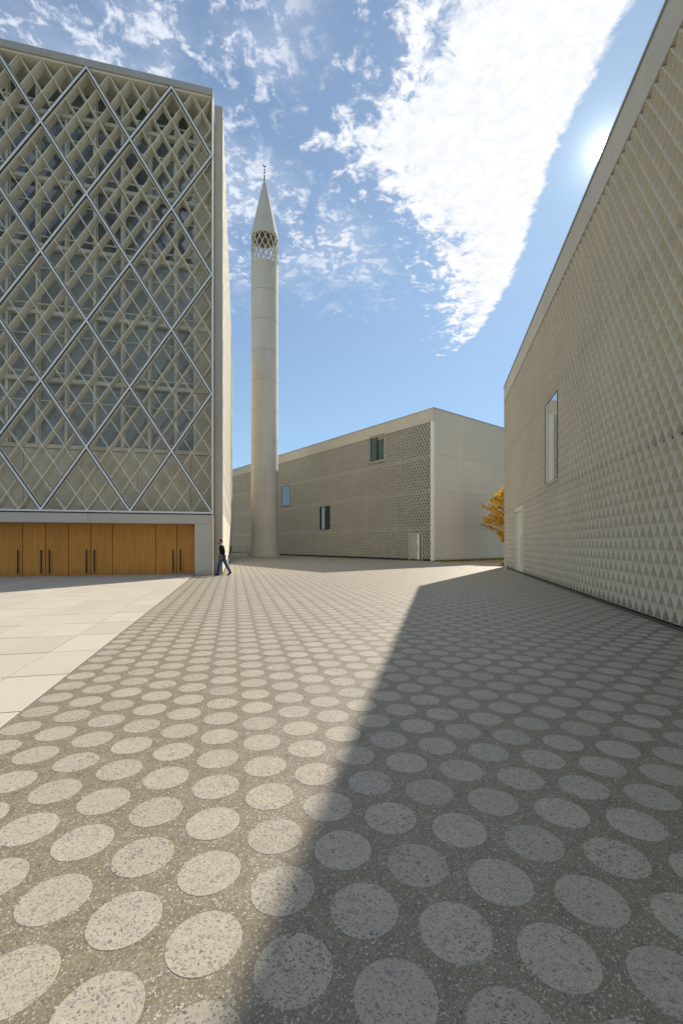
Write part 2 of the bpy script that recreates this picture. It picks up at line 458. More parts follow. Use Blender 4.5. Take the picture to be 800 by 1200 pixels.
for i in range(-110, 110):
    for j in range(-60, 240):
        p = A0 + avec * i + bvec * j
        if not (-10 < p.y < 78): continue
        if not inpoly(p.x, p.y, PLZ): continue
        q = p - JOINT
        dj = q.dot(E); yy = q.dot(J)
        if dj < .15: continue
        if yy > 14.9 and dj < 1.75: continue               # under the hall
        if (p - (WO + wn * .17)).dot(wn) < .17 and p.y < 31: continue
        if (p - CO).dot(Vector((-math.cos(CX), -math.sin(CX), 0))) < .3 and p.y > 36: continue
        (near if seen(p.x, p.y, 0, 90) else farr).append(p)
near.sort(key=lambda p: p.length)
farr += near[300:]; near = near[:300]
dm = MB(); disc_parts(dm, 0, 0, 48); dme = dm.mesh('paving_disc', M['terrazzo'])
rr = random.Random(3)
for p in near: inst('paving_disc', dme, plaza, (p.x, p.y, rr.uniform(-.0001, .0003)))
fm = MB()
for p in farr: disc_parts(fm, p.x, p.y, 20 if p.length < 25 else 12)
tag(fm.build('paving_discs', M['terrazzo'], plaza), kind='stuff')

# white slabs
sw, sl = .66, 1.207
slabs = []
for r_ in range(-13, 14):
    for c_ in range(0, 44):
        y0 = r_ * sl; x1 = -c_ * sw
        if y0 > 16.3: continue
        w = JOINT + E * (x1 - sw / 2) + J * (y0 + sl / 2)
        slabs.append((w.length if seen(w.x, w.y, 0, 60) else 999, x1, y0))
slabs.sort()
def slab_mb(mb, x1, y0):
    g_ = .009
    a, b, c, d = x1 - sw + g_, x1 - g_, y0 + g_, y0 + sl - g_
    i = len(mb.v); k = .004
    mb.v += [(a, c, 0), (b, c, 0), (b, d, 0), (a, d, 0), (a, c, .008), (b, c, .008), (b, d, .008), (a, d, .008), (a + k, c + k, .011), (b - k, c + k, .011), (b - k, d - k, .011), (a + k, d - k, .011)]
    for q in ((0, 1, 5, 4), (1, 2, 6, 5), (2, 3, 7, 6), (3, 0, 4, 7), (4, 5, 9, 8), (5, 6, 10, 9), (6, 7, 11, 10), (7, 4, 8, 11), (8, 9, 10, 11)):
        mb.f.append(tuple(i + t for t in q)); mb.m.append(0)
s0 = MB(); slab_mb(s0, 0, 0); sme = s0.mesh('paving_slab', M['slab'])
rest = MB()
for k, (d, x1, y0) in enumerate(slabs):
    if k < 300 and d < 900: inst('paving_slab', sme, bedo, (x1, y0, rr.uniform(-.001, .001)))
    else: slab_mb(rest, x1, y0)
tag(rest.build('paving_slabs', M['slab'], bedo), kind='stuff')
box('edge_strip', M['steel'], bedo, -.002, .010, -16, 15.0, -.002, .0098)

# lawn under the yellow tree
lawn = [(9.0, 37.6), (16.0, 42.3), (22, 46), (30, 44), (24, 34), (WO.x + .5, WO.y + 2.3), (WO.x + .1, WO.y + 1.3)]
LN = [(8.85, 38.1), (22.3, 49.0), (34, 44), (26, 33), (13, 31.5), (11.0, 31.0), (16.2, 42.5)]
lw = MB(); lw.face([(8.75, 37.4, -.004), (16.2, 42.5, -.004), (10.9, 30.6, -.004), (34, 26, -.004), (40, 44, -.004), (22.3, 49.6, -.004), (8.5, 38.9, -.004)][0:1] + [(16.2, 42.5, -.004), (11.1, 30.9, -.004), (34, 26, -.004), (40, 44, -.004), (22.3, 49.6, -.004), (8.5, 38.9, -.004)])
tag(lw.build('lawn', M['earth']), kind='structure')
gm = MB(); rg = random.Random(5)
for k in range(9000):
    t_ = rg.random(); u_ = rg.random()
    if k % 2:
        base = Vector((8.75, 37.4)).lerp(Vector((16.2, 42.5)), t_) + Vector((-.565, .825)) * u_ * .85
    else:
        x = rg.uniform(11.3, 22); y = rg.uniform(31, 46)
        if (Vector((x, y)) - Vector((11.1, 30.9))).cross(Vector((5.1, 11.6))) < 0: continue
        if (Vector((x, y)) - Vector((8.04, 38.4))).dot(Vector((-.6198, .7848))) > -.1: continue
        base = Vector((x, y))
    a = rg.uniform(0, 6.28); h = rg.uniform(.05, .13); w = .014
    dx, dy = math.cos(a) * w, math.sin(a) * w; lx, ly = rg.uniform(-.04, .04), rg.uniform(-.04, .04)
    gm.face([(base.x - dx, base.y - dy, 0), (base.x + dx, base.y + dy, 0), (base.x + lx, base.y + ly, h)])
tag(gm.build('grass', M['grass']), 'short green grass beside the pale end wall', 'grass', kind='stuff')
fl = MB()
for k in range(1800):
    t_ = rg.random()
    if k % 3:
        x = rg.gauss(13.6, 1.9); y = rg.gauss(37.5, 2.2)
        if (Vector((x, y)) - Vector((8.04, 38.4))).dot(Vector((-.6198, .7848))) > -.1 or x < 11.2: continue
    else:
        b_ = Vector((8.75, 37.4)).lerp(Vector((16.2, 42.5)), t_) + Vector((-.565, .825)) * rg.random() * .8; x, y = b_
    a = rg.uniform(0, 6.28); s = rg.uniform(.03, .06); z = rg.uniform(.05, .11)
    c_, s_ = math.cos(a) * s, math.sin(a) * s
    fl.face([(x - c_, y - s_, z), (x + s_ * .6, y - c_ * .6, z + .01), (x + c_, y + s_, z + .02), (x - s_ * .6, y + c_ * .6, z)])
tag(fl.build('fallen_leaves', M['leaf']), 'orange fallen leaves scattered on the grass strip', 'leaves', kind='stuff')

# ------------------------------------------------------------------ diamond relief
CW, CH = .33, .5514
def cell(mb, put, a, z, half=0, d=.16, w=CW, h=CH, m=0):
    """one faceted diamond; half=+1 keeps the upper half, -1 the lower"""
    k = .055
    T, B, L, Rr = (a, z + h / 2), (a, z - h / 2), (a - w / 2, z), (a + w / 2, z)
    ti, bi, li, ri = (a, z + h / 2 * (1 - k)), (a, z - h / 2 * (1 - k)), (a - w / 2 * (1 - k), z), (a + w / 2 * (1 - k), z)
    cl, cr = (a - w * .385, z), (a + w * .385, z)
    P = lambda p, y: put(p[0], y, p[1])
    if half >= 0:
        mb.face([P(L, 0), P(T, 0), P(ti, 0), P(li, 0)], m); mb.face([P(T, 0), P(Rr, 0), P(ri, 0), P(ti, 0)], m)
        mb.face([P(ti, 0), P(cr, d), P(cl, d)], m); mb.face([P(li, 0), P(ti, 0), P(cl, d)], m); mb.face([P(ti, 0), P(ri, 0), P(cr, d)], m)
        if half > 0: mb.face([P(li, 0), P(cl, d), P(cr, d), P(ri, 0)], m)
    if half <= 0:
        mb.face([P(B, 0), P(L, 0), P(li, 0), P(bi, 0)], m); mb.face([P(Rr, 0), P(B, 0), P(bi, 0), P(ri, 0)], m)
        mb.face([P(bi, 0), P(cl, d), P(cr, d)], m); mb.face([P(li, 0), P(cl, d), P(bi, 0)], m); mb.face([P(ri, 0), P(bi, 0), P(cr, d)], m)

def pierced(mb, put, a, z, half=0, d=.15, w=CW, h=CH, o=.56):
    """a diamond that funnels into an open hole"""
    ring = [(a, z + h / 2), (a + w / 2, z), (a, z - h / 2), (a - w / 2, z)]
    k1 = .86
    mid = [(a + (p[0] - a) * k1, z + (p[1] - z) * k1) for p in ring]; inn = [(a + (p[0] - a) * o, z + (p[1] - z) * o - .0) for p in ring]
    for i in range(4):
        if half > 0 and i in (1, 2) or half < 0 and i in (0, 3): continue
        j = (i + 1) % 4
        mb.face([put(ring[i][0], 0, ring[i][1]), put(ring[j][0], 0, ring[j][1]), put(mid[j][0], 0, mid[j][1]), put(mid[i][0], 0, mid[i][1])])
        mb.face([put(mid[i][0], 0, mid[i][1]), put(mid[j][0], 0, mid[j][1]), put(inn[j][0], d, inn[j][1]), put(inn[i][0], d, inn[i][1])])
def cells(rows, z0, n):
    """centres of both staggered families: (column, z, half)"""
    out = []
    for k in range(rows):
        for i in range(n): out.append((i * CW + CW / 2, z0 + CH * (k + .5), 0))
    for k in range(rows + 1):
        for i in range(n + 1):
            out.append((i * CW, z0 + CH * k, 1 if k == 0 else -1 if k == rows else 0))
    return out

# ------------------------------------------------------------------ right-hand building
rb = empty('museum_building', WO, WX)
tag(rb, 'long pale building filling the right side, faceted diamond wall and plain parapet', 'building')
LEN = 39.93; TOP = 12.1
z0r = .036
b = MB(); b.box(0.0, LEN, .165, 16, 0, TOP - .05); b.build('core_wall', M['relief'], rb)
put = lambda a, y, z: (a, y, z)
wdw = (11.55, 13.5, 3.98, 7.28); dr = (4.35, 6.60, -.2, 3.42)
joints = (z0r + 6.5 * CH, z0r + 13.5 * CH)
full = MB(); cell(full, put, 0, 0); cme = full.mesh('relief_tile', M['relief'])
js = MB(); rest = MB(); tiles = []
for (a, z, h) in cells(20, z0r, int(LEN / CW)):
    if wdw[0] + .05 < a < wdw[1] - .05 and wdw[2] + .1 < z < wdw[3] - .1: continue
    if dr[0] - .12 < a < dr[1] + .12 and z < dr[3] + .2: continue
    if a < .1: continue
    wx = WO.x + a * math.cos(WX); wy = WO.y + a * math.sin(WX)
    tiles.append((wy if (h == 0 and seen(wx, wy, z, 25)) else 999, a, z, h))
    if any(abs(z - q) < .05 for q in joints) and h == 0:
        hh = rr.choice((.008, .011, .016)) 
        js.box(a - CW * .385, a + CW * .385, .085, .165, z - hh * 2.6, z + .006)
    if z > 7.6 and h == 0 and rr.random() < .006: js.box(a - CW * .40, a + CW * .40, .08, .105, z - .012, z + .002)
tiles.sort()
for k, (d, a, z, h) in enumerate(tiles):
    if k < 300 and d < 900: inst('relief_tile', cme, rb, (a, 0, z))
    else: cell(rest, put, a, z, h)
tag(rest.build('relief_tiles', M['relief'], rb), kind='stuff')
tag(js.build('panel_joint', M['joint'], rb), kind='stuff')
# margins where cells were left out
for (w0, w1, a0, a1) in ((dr[0], dr[1], 0.03, dr[3]),):
    for q in ((w0 - .17, w0, a0 - (.17 if a0 > 1 else 0), a1 + .17), (w1, w1 + .17, a0 - (.17 if a0 > 1 else 0), a1 + .17)):
        box('reveal_trim', M['relief'], rb, q[0], q[1], -.006, .14, q[2], q[3])
    box('reveal_trim', M['relief'], rb, w0, w1, -.006, .14, a1, a1 + .17)
    if a0 > 1: box('reveal_trim', M['relief'], rb, w0, w1, -.006, .14, a0 - .17, a0)
# smooth corner pilaster, parapet panels, coping, base channel
box('corner_panel', M['smooth'], rb, -.02, .16, -.012, .12, .02, z0r + 20 * CH)
z1 = z0r + 20 * CH
x = 0.0
while x < LEN:
    x2 = min(LEN, x + 5.7); box('parapet_panel', M['smooth'], rb, x - (.02 if x == 0 else 0) + .006, x2 - .006, -.015, .16, z1 + .012, TOP - .05, bevel=.004); x = x2
box('coping', M['steel'], rb, -.05, LEN, -.055, .4, TOP - .048, TOP)
box('drain_channel', M['gasket'], rb, -.0, LEN, -.06, .13, -.002, .022)
box('kerb_strip', M['steel'], rb, -.0, LEN, -.105, -.075, -.004, .006)
box('drain_slot', M['gasket'], rb, 0, LEN, -.165, -.106, -.004, .0045)
# window
wi = empty('window', (0, 0, 0)); wi.parent = rb
f = MB(); fx0, fx1, fz0, fz1 = wdw
fr = .035
for q in ((fx0, fx0 + fr, fz0, fz1), (fx1 - fr, fx1, fz0, fz1), (fx0 + fr, fx1 - fr, fz0, fz0 + fr), (fx0 + fr, fx1 - fr, fz1 - fr, fz1)): f.box(q[0], q[1], -.02, -.001, q[2], q[3], 0); f.box(q[0], q[1], -.0, .165, q[2], q[3], 1)
wfo = f.build('frame', [M['black'], M['relief']], wi)
box('pane', M['glass_mirror'], wi, fx0 + fr, fx1 - fr, -.008, .012, fz0 + fr, fz1 - fr)
box('sill', M['relief'], wi, fx0 - .03, fx1 + .03, -.03, .03, fz0 - .05, fz0 - .002)
# door
do = empty('door', (0, 0, 0)); do.parent = rb
box('leaf', M['door_white'], do, dr[0] + .1, dr[1] - .1, .06, .125, .02, dr[3] - .1)
f = MB()
for q in ((dr[0], dr[0] + .1, 0.02, dr[3]), (dr[1] - .1, dr[1], 0.02, dr[3]), (dr[0] + .1, dr[1] - .1, dr[3] - .1, dr[3])): f.box(q[0], q[1], -.03, .12, q[2], q[3])
f.build('frame', M['door_white'], do)
MB().tube([(dr[1] - .35, 0.0, .5), (dr[1] - .35, 0.0, 2.0)], .02, 8).box(dr[1] - .36, dr[1] - .34, 0, .06, .6, .63).box(dr[1] - .36, dr[1] - .34, 0, .06, 1.85, 1.88).build('handle', M['steel'], do)
# entry post by that door
ep = empty('intercom_post', WO + Vector((math.cos(WX), math.sin(WX), 0)) * 3.72 + wn * .45, WX)
tag(ep, 'slim white intercom post with a boxy head beside the tall right-hand door', 'intercom')
box('post', M['door_white'], ep, -.06, .06, -.05, .05, 0, 1.1, bevel=.006)
box('head', M['door_white'], ep, -.11, .11, -.09, .05, 1.1, 1.6, bevel=.01)
box('button_plate', M['steel'], ep, -.05, .05, -.095, -.088, 1.25, 1.48)

# ------------------------------------------------------------------ central building
cb = empty('school_building', CO, CX)
tag(cb, 'flat-roofed building in the middle distance, latticed long front and smooth pale end wall', 'building')
CT = 13.47; CL = 52.8
b = MB(); b.box(.42, 20, .14, CL, 0, CT - .06); b.build('core_wall', M['joint'], cb)  # backing coloured dark to paint in the shade inside the pierced holes
putc = lambda a, y, z: (y, a, z)
bands = (2.9, 6.1, 9.3)
W = {'w1': (6.2, 8.26, 9.86, 12.42), 'w2': (15.03, 17.09, 3.17, 5.9), 'w3': (23.73, 25.84, 6.56, 9.22), 'door': (1.38, 2.8, -1, 2.42)}
rc = MB()
for (a, z, h) in cells(22, .14, int(CL / CW) - 1):
    a += .22
    if any(w[0] - .08 < a < w[1] + .08 and w[2] - .1 < z < w[3] + .1 for w in W.values()): continue
    dz = min(abs(z - q) for q in bands); big = dz > .16
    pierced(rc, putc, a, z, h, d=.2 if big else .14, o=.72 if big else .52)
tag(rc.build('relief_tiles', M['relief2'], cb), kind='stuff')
ztop = .14 + 22 * CH
y = 0.0
while y < CL:
    y2 = min(CL, y + 7.2); box('parapet_panel', M['smooth'], cb, -.015, .42, max(y, .0) + .006, y2 - .006, ztop + .015, CT - .06, bevel=.004); y = y2
box('coping', M['steel'], cb, -.06, 20, -.06, CL, CT - .058, CT)
box('corner_strip', M['white_metal'], cb, -.10, .128, -.02, .26, 0.05, ztop)
# smooth end wall: panels
xs = [.14, 4.4, 8.9, 13.4, 17.9]; zs = [.08, 3.04, 6.28, 9.45, CT - .06]
for i in range(len(xs) - 1):
    for k in range(4):
        box('wall_panel', M['pale'], cb, xs[i] + (.008 if i else 0), xs[i + 1] - .004, -.012 if i or k >= 0 else 0, .12, zs[k] + .010, zs[k + 1], bevel=.005)
box('plinth', M['joint'], cb, .02, 19.9, .0, .13, -.01, .09)
box('base_gap', M['gasket'], cb, -.0, .128, .2, CL, -.01, .13)
def cwin(w, kind):
    o = empty('window', (0, 0, 0)); o.parent = cb
    a0, a1, c0, c1 = w; f = MB(); fr = .07
    tm = MB()
    for q in ((a0 - .1, a0 - .002, c0 - .1, c1 + .1), (a1 + .002, a1 + .1, c0 - .1, c1 + .1), (a0, a1, c0 - .1, c0 - .002), (a0, a1, c1 + .002, c1 + .1)): tm.box(-.006, .4, q[0], q[1], q[2], min(q[3], ztop))
    tm.build('surround', M['relief2'], o)
    for q in ((a0, a0 + fr, c0, c1), (a1 - fr, a1, c0, c1), (a0 + fr, a1 - fr, c0, c0 + fr), (a0 + fr, a1 - fr, c1 - fr, c1)): f.box(-.03, .4, q[0], q[1], q[2], q[3])
    f.build('frame', M['glass_green'] if kind == 1 else M['black'], o)
    mid = a0 + (a1 - a0) * (.56 if kind != 3 else .6)
    if kind == 1:
        box('pane', M['glass_green'], o, .05, .08, mid, a1 - fr, c0 + fr, c1 - fr)
        box('pane', M['glass_green'], o, .10, .12, a0 + fr, mid - .14, c0 + fr, c1 - .5)
        box('mullion', M['black'], o, .03, .12, mid - .14, mid, c0 + fr, c1 - fr)
        box('head_panel', M['tan'], o, .07, .12, a0 + fr, mid - .14, c1 - .5, c1 - fr)
    elif kind == 2:
        box('pane', M['glass_pale'], o, .05, .08, mid, a1 - .3, c0 + fr, c1 - fr)
        box('mullion', M['black'], o, .04, .10, a1 - .3, a1 - fr, c0 + fr, c1 - fr)
        box('pane', M['glass'], o, .10, .12, a0 + fr, mid, c0 + fr, c1 - fr)
    else:
        box('pane', M['glass'], o, .0, .03, a0 + fr, a1 - fr, c0 + fr, c1 - fr)
cwin(W['w1'], 1); cwin(W['w2'], 2); cwin(W['w3'], 3)
dd = empty('door', (0, 0, 0)); dd.parent = cb
a0, a1, _, c1 = W['door']
f = MB(); f.box(-.04, .13, a0 - .12, a0, 0, c1 + .1).box(-.04, .13, a1, a1 + .1, 0, c1 + .1).box(-.04, .13, a0, a1, c1, c1 + .1); f.build('frame', M['smooth'], dd)
box('leaf', M['grey'], dd, .02, .12, a0 + .52, a1, .02, c1)
box('dark_opening', M['dark'], dd, .09, .13, a0, a0 + .24, .02, c1)  # dark sheet stands in for the shade in the door opening
box('leaf', M['white_metal'], dd, .0, .10, a0 + .24, a0 + .52, .02, c1)
box('handle', M['steel'], dd, -.05, -.02, a0 + .44, a0 + .47, .9, 1.5)

# ------------------------------------------------------------------ minaret
MR = 1.555
mn = empty('minaret', (-9.0, 51.5, 0)); tag(mn, 'tall slender round concrete minaret with pierced lantern and pointed cone', 'minaret')
zseg = [0.0, 3.1, 6.55, 10.0, 13.45, 16.9, 20.35, 23.8, 27.25, 30.7, 33.85]
for k in range(len(zseg) - 1):
    za, zb_ = zseg[k], zseg[k + 1]
    prof = [(MR, za + .018), (MR, (za + zb_) / 2), (MR, zb_ - .018)]
    if k == 0: prof = [(MR + .30, -.02), (MR + .20, .25), (MR + .10, .7), (MR + .03, 1.5), (MR, 2.4), (MR, zb_ - .012)]
    MB().lathe(prof, 64).lathe([(MR - .03, zb_ - .02), (MR - .03, zb_ + .02)], 64).build('drum_segment', M['minaret'], mn, smooth=True)
MB().lathe([(MR - .02, 33.85), (MR + .01, 33.87), (MR + .01, 34.05), (MR - .2, 34.05), (0.05, 34.0)], 64).build('lantern_floor', M['minaret'], mn)
def strip(t0, turns, za, zb_, r, wd, th):
    mb = MB(); n = 14; prev = None
    for k in range(n + 1):
        t = k / n; a = t0 + turns * 2 * math.pi * t; z = za + (zb_ - za) * t
        s_ = wd / 2 / r
        ring = [((r + q) * math.cos(a + p), (r + q) * math.sin(a + p), z) for q, p in ((0, -s_), (0, s_), (-th, s_), (-th, -s_))]
        mb.v += ring
        if k:
            i = (k - 1) * 4
            for j in range(4): mb.f.append((i + j, i + (j + 1) % 4, i + 4 + (j + 1) % 4, i + 4 + j)); mb.m.append(0)
    return mb
for k in range(14):
    strip(2 * math.pi * k / 14, .17, 34.05, 37.2, MR, .095, .12).build('lattice_bar', M['minaret'], mn)
    strip(2 * math.pi * k / 14, -.17, 34.05, 37.2, MR - .004, .095, .12).build('lattice_bar', M['minaret'], mn)
MB().lathe([(MR - .12, 37.2), (MR + .03, 37.2), (MR + .03, 37.5), (MR + .01, 37.52)], 64).build('lantern_ring', M['minaret'], mn)
MB().lathe([(MR - .12, 37.2), (.9, 38.6), (.2, 40)], 32).build('cone_lining', M['lining'], mn)
prof = [(MR + .012, 37.52)]
for k in range(1, 8): prof += [(MR + .012 - (MR - .13) * (k / 8) + 0, 37.52 + 6.6 * k / 8)]
prof += [(.10, 44.12), (.0, 44.2)]
MB().lathe(prof, 64).build('cone', M['minaret'], mn, smooth=True)
fn = MB().tube([(0, 0, 44.1), (0, 0, 45.7)], .03, 8)
MB.lathe(fn, [(.0, 44.1), (.12, 44.15), (.08, 44.35), (.03, 44.45)], 16)
fn.build('finial_rod', M['black'], mn, smooth=True)
for zc, r in ((44.65, .12), (45.05, .11), (45.4, .095)):
    MB().lathe([(.001 + r * math.sin(math.pi * k / 10), zc - r * math.cos(math.pi * k / 10)) for k in range(11)], 16).build('finial_ball', M['brass'], mn, smooth=True)
cr = MB(); pts = []; n = 16
poly = []
for k in range(n + 1):
    a = R(-215) + R(250) * k / n; poly.append((.22 * math.cos(a), 45.94 + .22 * math.sin(a)))
for k in range(n, -1, -1):
    a = R(-215) + R(250) * k / n; poly.append((.04 + .165 * math.cos(a), 45.98 + .165 * math.sin(a)))
for k in range(n):
    q = [poly[k], poly[k + 1], poly[2 * n - k], poly[2 * n + 1 - k]]
    cr.prism(q, -.025, .025)
cr.build('crescent', M['black'], mn)

# railing between hall and minaret
rl = empty('railing', (-14.8, 59.0, 0)); tag(rl, 'low metal railing between the mosque corner and the foot of the minaret', 'railing')
for x in (0, 1.1, 2.2, 3.3): box('post', M['steel'], rl, x - .04, x + .04, -.04, .04, 0, 1.1)
for z in (1.1, .55): box('rail', M['steel'], rl, -.06, 3.36, -.03, .03, z, z + .06)
box('wall_panel', M['pale'], rl, -.2, 3.6, .1, .3, 0, .28)

# ------------------------------------------------------------------ prayer hall (left)
PO = Vector((-6.29, 21.3, 0))
ph = empty('mosque_building', PO, AX)
tag(ph, 'tall cubic mosque filling the left side, white diamond lattice above wooden doors', 'building')
HX, HZ = 1.823, 2.88; ZB, ZT = 3.07, 23.23; XW = 18.23; HT = 23.6
sk = .0109
# body behind the screen with the long east side
b = MB()
pl = [(-XW, 1.42), (.40, 1.42), (.40 + sk * 31, 32.4), (-XW, 32.4)]
i = len(b.v); b.v += [(p[0], p[1], 0) for p in pl] + [(p[0], p[1], HT - .3) for p in pl]
for q in ((0, 1, 5, 4), (1, 2, 6, 5), (2, 3, 7, 6), (3, 0, 4, 7), (4, 5, 6, 7)): b.f.append(q); b.m.append(0)
b.build('core_wall', M['beige'], ph)
# east side panels, with shallow slanted ribs
n = 9
for k in range(n):
    ya = .80 + k * 31.6 / n; yb = .80 + (k + 1) * 31.6 / n - .03
    mb = MB(); xa, xb = .505 + sk * (ya - .8), .505 + sk * (yb - .8)
    v = [(xa - .10, ya, .02), (xb - .10, yb, .02), (xb, yb, .02), (xa, ya, .02)]
    i = 0; mb.v += v + [(p[0], p[1], HT) for p in v]
    for q in ((0, 1, 2, 3), (4, 5, 6, 7), (0, 1, 5, 4), (1, 2, 6, 5), (2, 3, 7, 6), (3, 0, 4, 7)): mb.f.append(q); mb.m.append(0)
    mb.build('side_panel', M['beige'], ph)
rb_ = MB()
for k in range(20):
    for s in (1, -1):
        for zz in range(7):
            y0 = .9 + k * 1.6; z0_ = 3.1 + zz * 2.88; y1_ = y0 + 1.5
            za, zb2 = (z0_, z0_ + 2.8) if s > 0 else (z0_ + 2.8, z0_)
            X = lambda yy: .505 + sk * (yy - .8)
            rb_.face([(X(y0) + .002, y0, za - .07), (X(y1_) + .002, y1_, zb2 - .07), (X(y1_) + .018, y1_, zb2), (X(y0) + .018, y0, za)])
            rb_.face([(X(y0) + .018, y0, za), (X(y1_) + .018, y1_, zb2), (X(y1_) + .002, y1_, zb2 + .07), (X(y0) + .002, y0, za + .07)])
tag(rb_.build('side_rib', M['beige'], ph), kind='stuff')
box('corner_pier', M['grey'], ph, .10, .503, .75, 1.40, 0, HT - .02, bevel=.01)
# roof slab, jamb, sill, lintel
x = -XW
while x < .05:
    x2 = min(.06, x + 3.65); box('roof_edge_panel', M['grey'], ph, x + .004, x2 - .002, -.05, 1.5, ZT + .04, HT, bevel=.006); x = x2
    if x > .04: break
box('soffit', M['beige'], ph, -XW, .0, .02, 1.40, ZT - .06, ZT + .038)
box('jamb', M['white_metal'], ph, .02, .072, -.04, .2, 2.96, ZT + .036)
box('return_wall', M['beige'], ph, -.02, .018, .10, 1.40, ZB, ZT - .062)
box('sill_bar', M['white_metal'], ph, -XW, .018, -.07, .08, 2.99, 3.07)
box('sill_gasket', M['gasket'], ph, -XW, .018, -.02, .1, 2.935, 2.988)
box('sill_slab', M['beige'], ph, -XW, .018, .10, 1.4, 2.94, 3.05)
x = -XW
for x2 in (-14.4, -9.9, -5.4, .02):
    box('lintel_panel', M['smooth'], ph, x + .004, x2 - .004, -.03, .35, 2.50, 2.933, bevel=.008); x = x2
box('door_soffit', M['smooth'], ph, -XW, -.02, .36, 1.4, 2.50, 2.90)
box('pillar', M['smooth'], ph, -.78, .0, -.01, .80, 0, 2.498, bevel=.01)
box('pillar_edge', M['beige'], ph, .002, .07, .05, .74, 0, 2.93)

# main lattice: white bar over black gasket over cream carrier, cut at the frame
def diag(x0, s):
    """segment of the line starting at (x0, ZB) rising with sign s, clipped to the facade"""
    L = []
    t0, t1 = 0.0, (ZT - ZB) / HZ
    # x = x0 + s*HX*t ; clip to [-XW, 0]
    lo, hi = -XW, 0.0
    if s > 0: a = (lo - x0) / HX; b_ = (hi - x0) / HX
    else: a = (x0 - hi) / HX; b_ = (x0 - lo) / HX
    t0 = max(t0, a); t1 = min(t1, b_)
    if t1 - t0 < .02: return None
    return (x0 + s * HX * t0, ZB + HZ * t0), (x0 + s * HX * t1, ZB + HZ * t1)
def bar(mb, p, q, w, y0, y1, m=0):
    d = Vector((q[0] - p[0], q[1] - p[1])).normalized(); nn = Vector((-d.y, d.x)) * w / 2
    mb.prism([(p[0] - nn.x, p[1] - nn.y), (q[0] - nn.x, q[1] - nn.y), (q[0] + nn.x, q[1] + nn.y), (p[0] + nn.x, p[1] + nn.y)], y0, y1, m)
for s in (1, -1):
    for k in range(-9, 18):
        x0 = -XW + HX * 2 * k if False else -(HX * 2) * k
        sg = diag(x0, s)
        if not sg: continue
        e = .002 * s
        mb = MB(); bar(mb, *sg, .088, -.055 + e, .03, 0); bar(mb, *sg, .17, -.036 + e, .04, 1); bar(mb, *sg, .215, .0 + e, .12, 2)
        mb.build('lattice_bar', [M['white_metal'], M['gasket'], M['fin']], ph)
# secondary lattice of deep fins, three between every two bars
for s in (1, -1):
    for k in range(-40, 80):
        if k % 4 == 0: 
            wf, y0, y1 = .04, .125, .56
        else: wf, y0, y1 = .024, .07, .56
        sg = diag(-HX * .5 * k, s)
        if not sg: continue
        e = .003 * s
        mb = MB(); bar(mb, *sg, wf, y0 + e, y1 + e); mb.build('lattice_fin', M['fin'], ph)

# window wall behind the lattice
WY = 1.20
cols = [-.84] + [-1.765 - 1.225 * k for k in range(14)]
beams = [6.12 + 3.13 * k for k in range(6)]
x = -XW
k = 0
while x < -.02:
    x2 = min(-.02, x + 2.45); box('spandrel_panel', M['beige'], ph, x + .008, x2 - .008, WY - .1, WY + .2, 3.055, beams[0] - .12, bevel=.008); x = x2 + .0001
box('end_wall', M['beige'], ph, -.80, -.022, WY - .05, WY + .2, beams[0] + .09, ZT - .062)
for i in range(len(cols) - 1):
    for k in range(len(beams)):
        za = beams[k] + .1; zb_ = (beams[k + 1] - .1) if k + 1 < len(beams) else ZT - .1
        xa, xb = cols[i + 1] + .06, cols[i] - .06
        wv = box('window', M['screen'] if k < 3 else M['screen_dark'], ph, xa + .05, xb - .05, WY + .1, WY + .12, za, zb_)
        fmb = MB()
        for q in ((xa + .0, xa + .05), (xb - .05, xb)): fmb.box(q[0], q[1], WY + .06, WY + .18, za, zb_)
        fmb.build('frame', M['fin'], wv)
        if k < 5: box('transom', M['fin'], wv, xa + .05, xb - .05, WY + .05, WY + .099, za + 2.05, za + 2.10)
for xx in cols: box('mullion', M['fin'], ph, xx - .058, xx + .058, WY - .08, WY + .2, beams[0] + .11, ZT - .062, bevel=.008)
for z in beams:
    box('floor_beam', M['fin'], ph, -XW, -.03, WY - .16, WY + .19, z - .10, z + .09, bevel=.01)
    if z > 6.5:
        box('floor_rail', M['fin'], ph, -XW, -.03, WY - .42, WY - .36, z + .22, z + .27)
        for xx in cols[::2]: box('rail_bracket', M['fin'], ph, xx - .02, xx + .02, WY - .36, WY - .08, z + .22, z + .27)
box('shadow_gap', M['gasket'], ph, -XW, -.03, WY - .03, WY + .15, beams[0] - .121, beams[0] - .101)

# wooden doors, recessed
DY = .92
def du(u):                       # positions along the front, metres
    return u
def tpos(u):                     # (worked out once from the survey of the front)
    m = (u - 400) / 515; P = PO + J * DY
    return -((P.x - P.y * m) / (E.x - E.y * m))
bounds = [tpos(u) for u in (231, 207.2, 182.5, 131.8, 80.2, 53.6, 26.6)]
leafs = [(bounds[0], bounds[1]), (bounds[1], bounds[2]), (bounds[2], bounds[3]), (bounds[3], (bounds[3] + bounds[4]) / 2), ((bounds[3] + bounds[4]) / 2, bounds[4]), (bounds[4], bounds[5]), (bounds[5], bounds[6])]
xe = bounds[6]
while -xe * -1 < XW and xe > -XW if xe < 0 else xe < XW:
    leafs.append((xe, xe + (-1.0 if xe < 0 else 1.0))); xe += (-1.0 if xe < 0 else 1.0)
sgn = 1 if bounds[0] < 0 else -1
pairs = {0, 3, 5, 8, 10, 12, 14, 16}
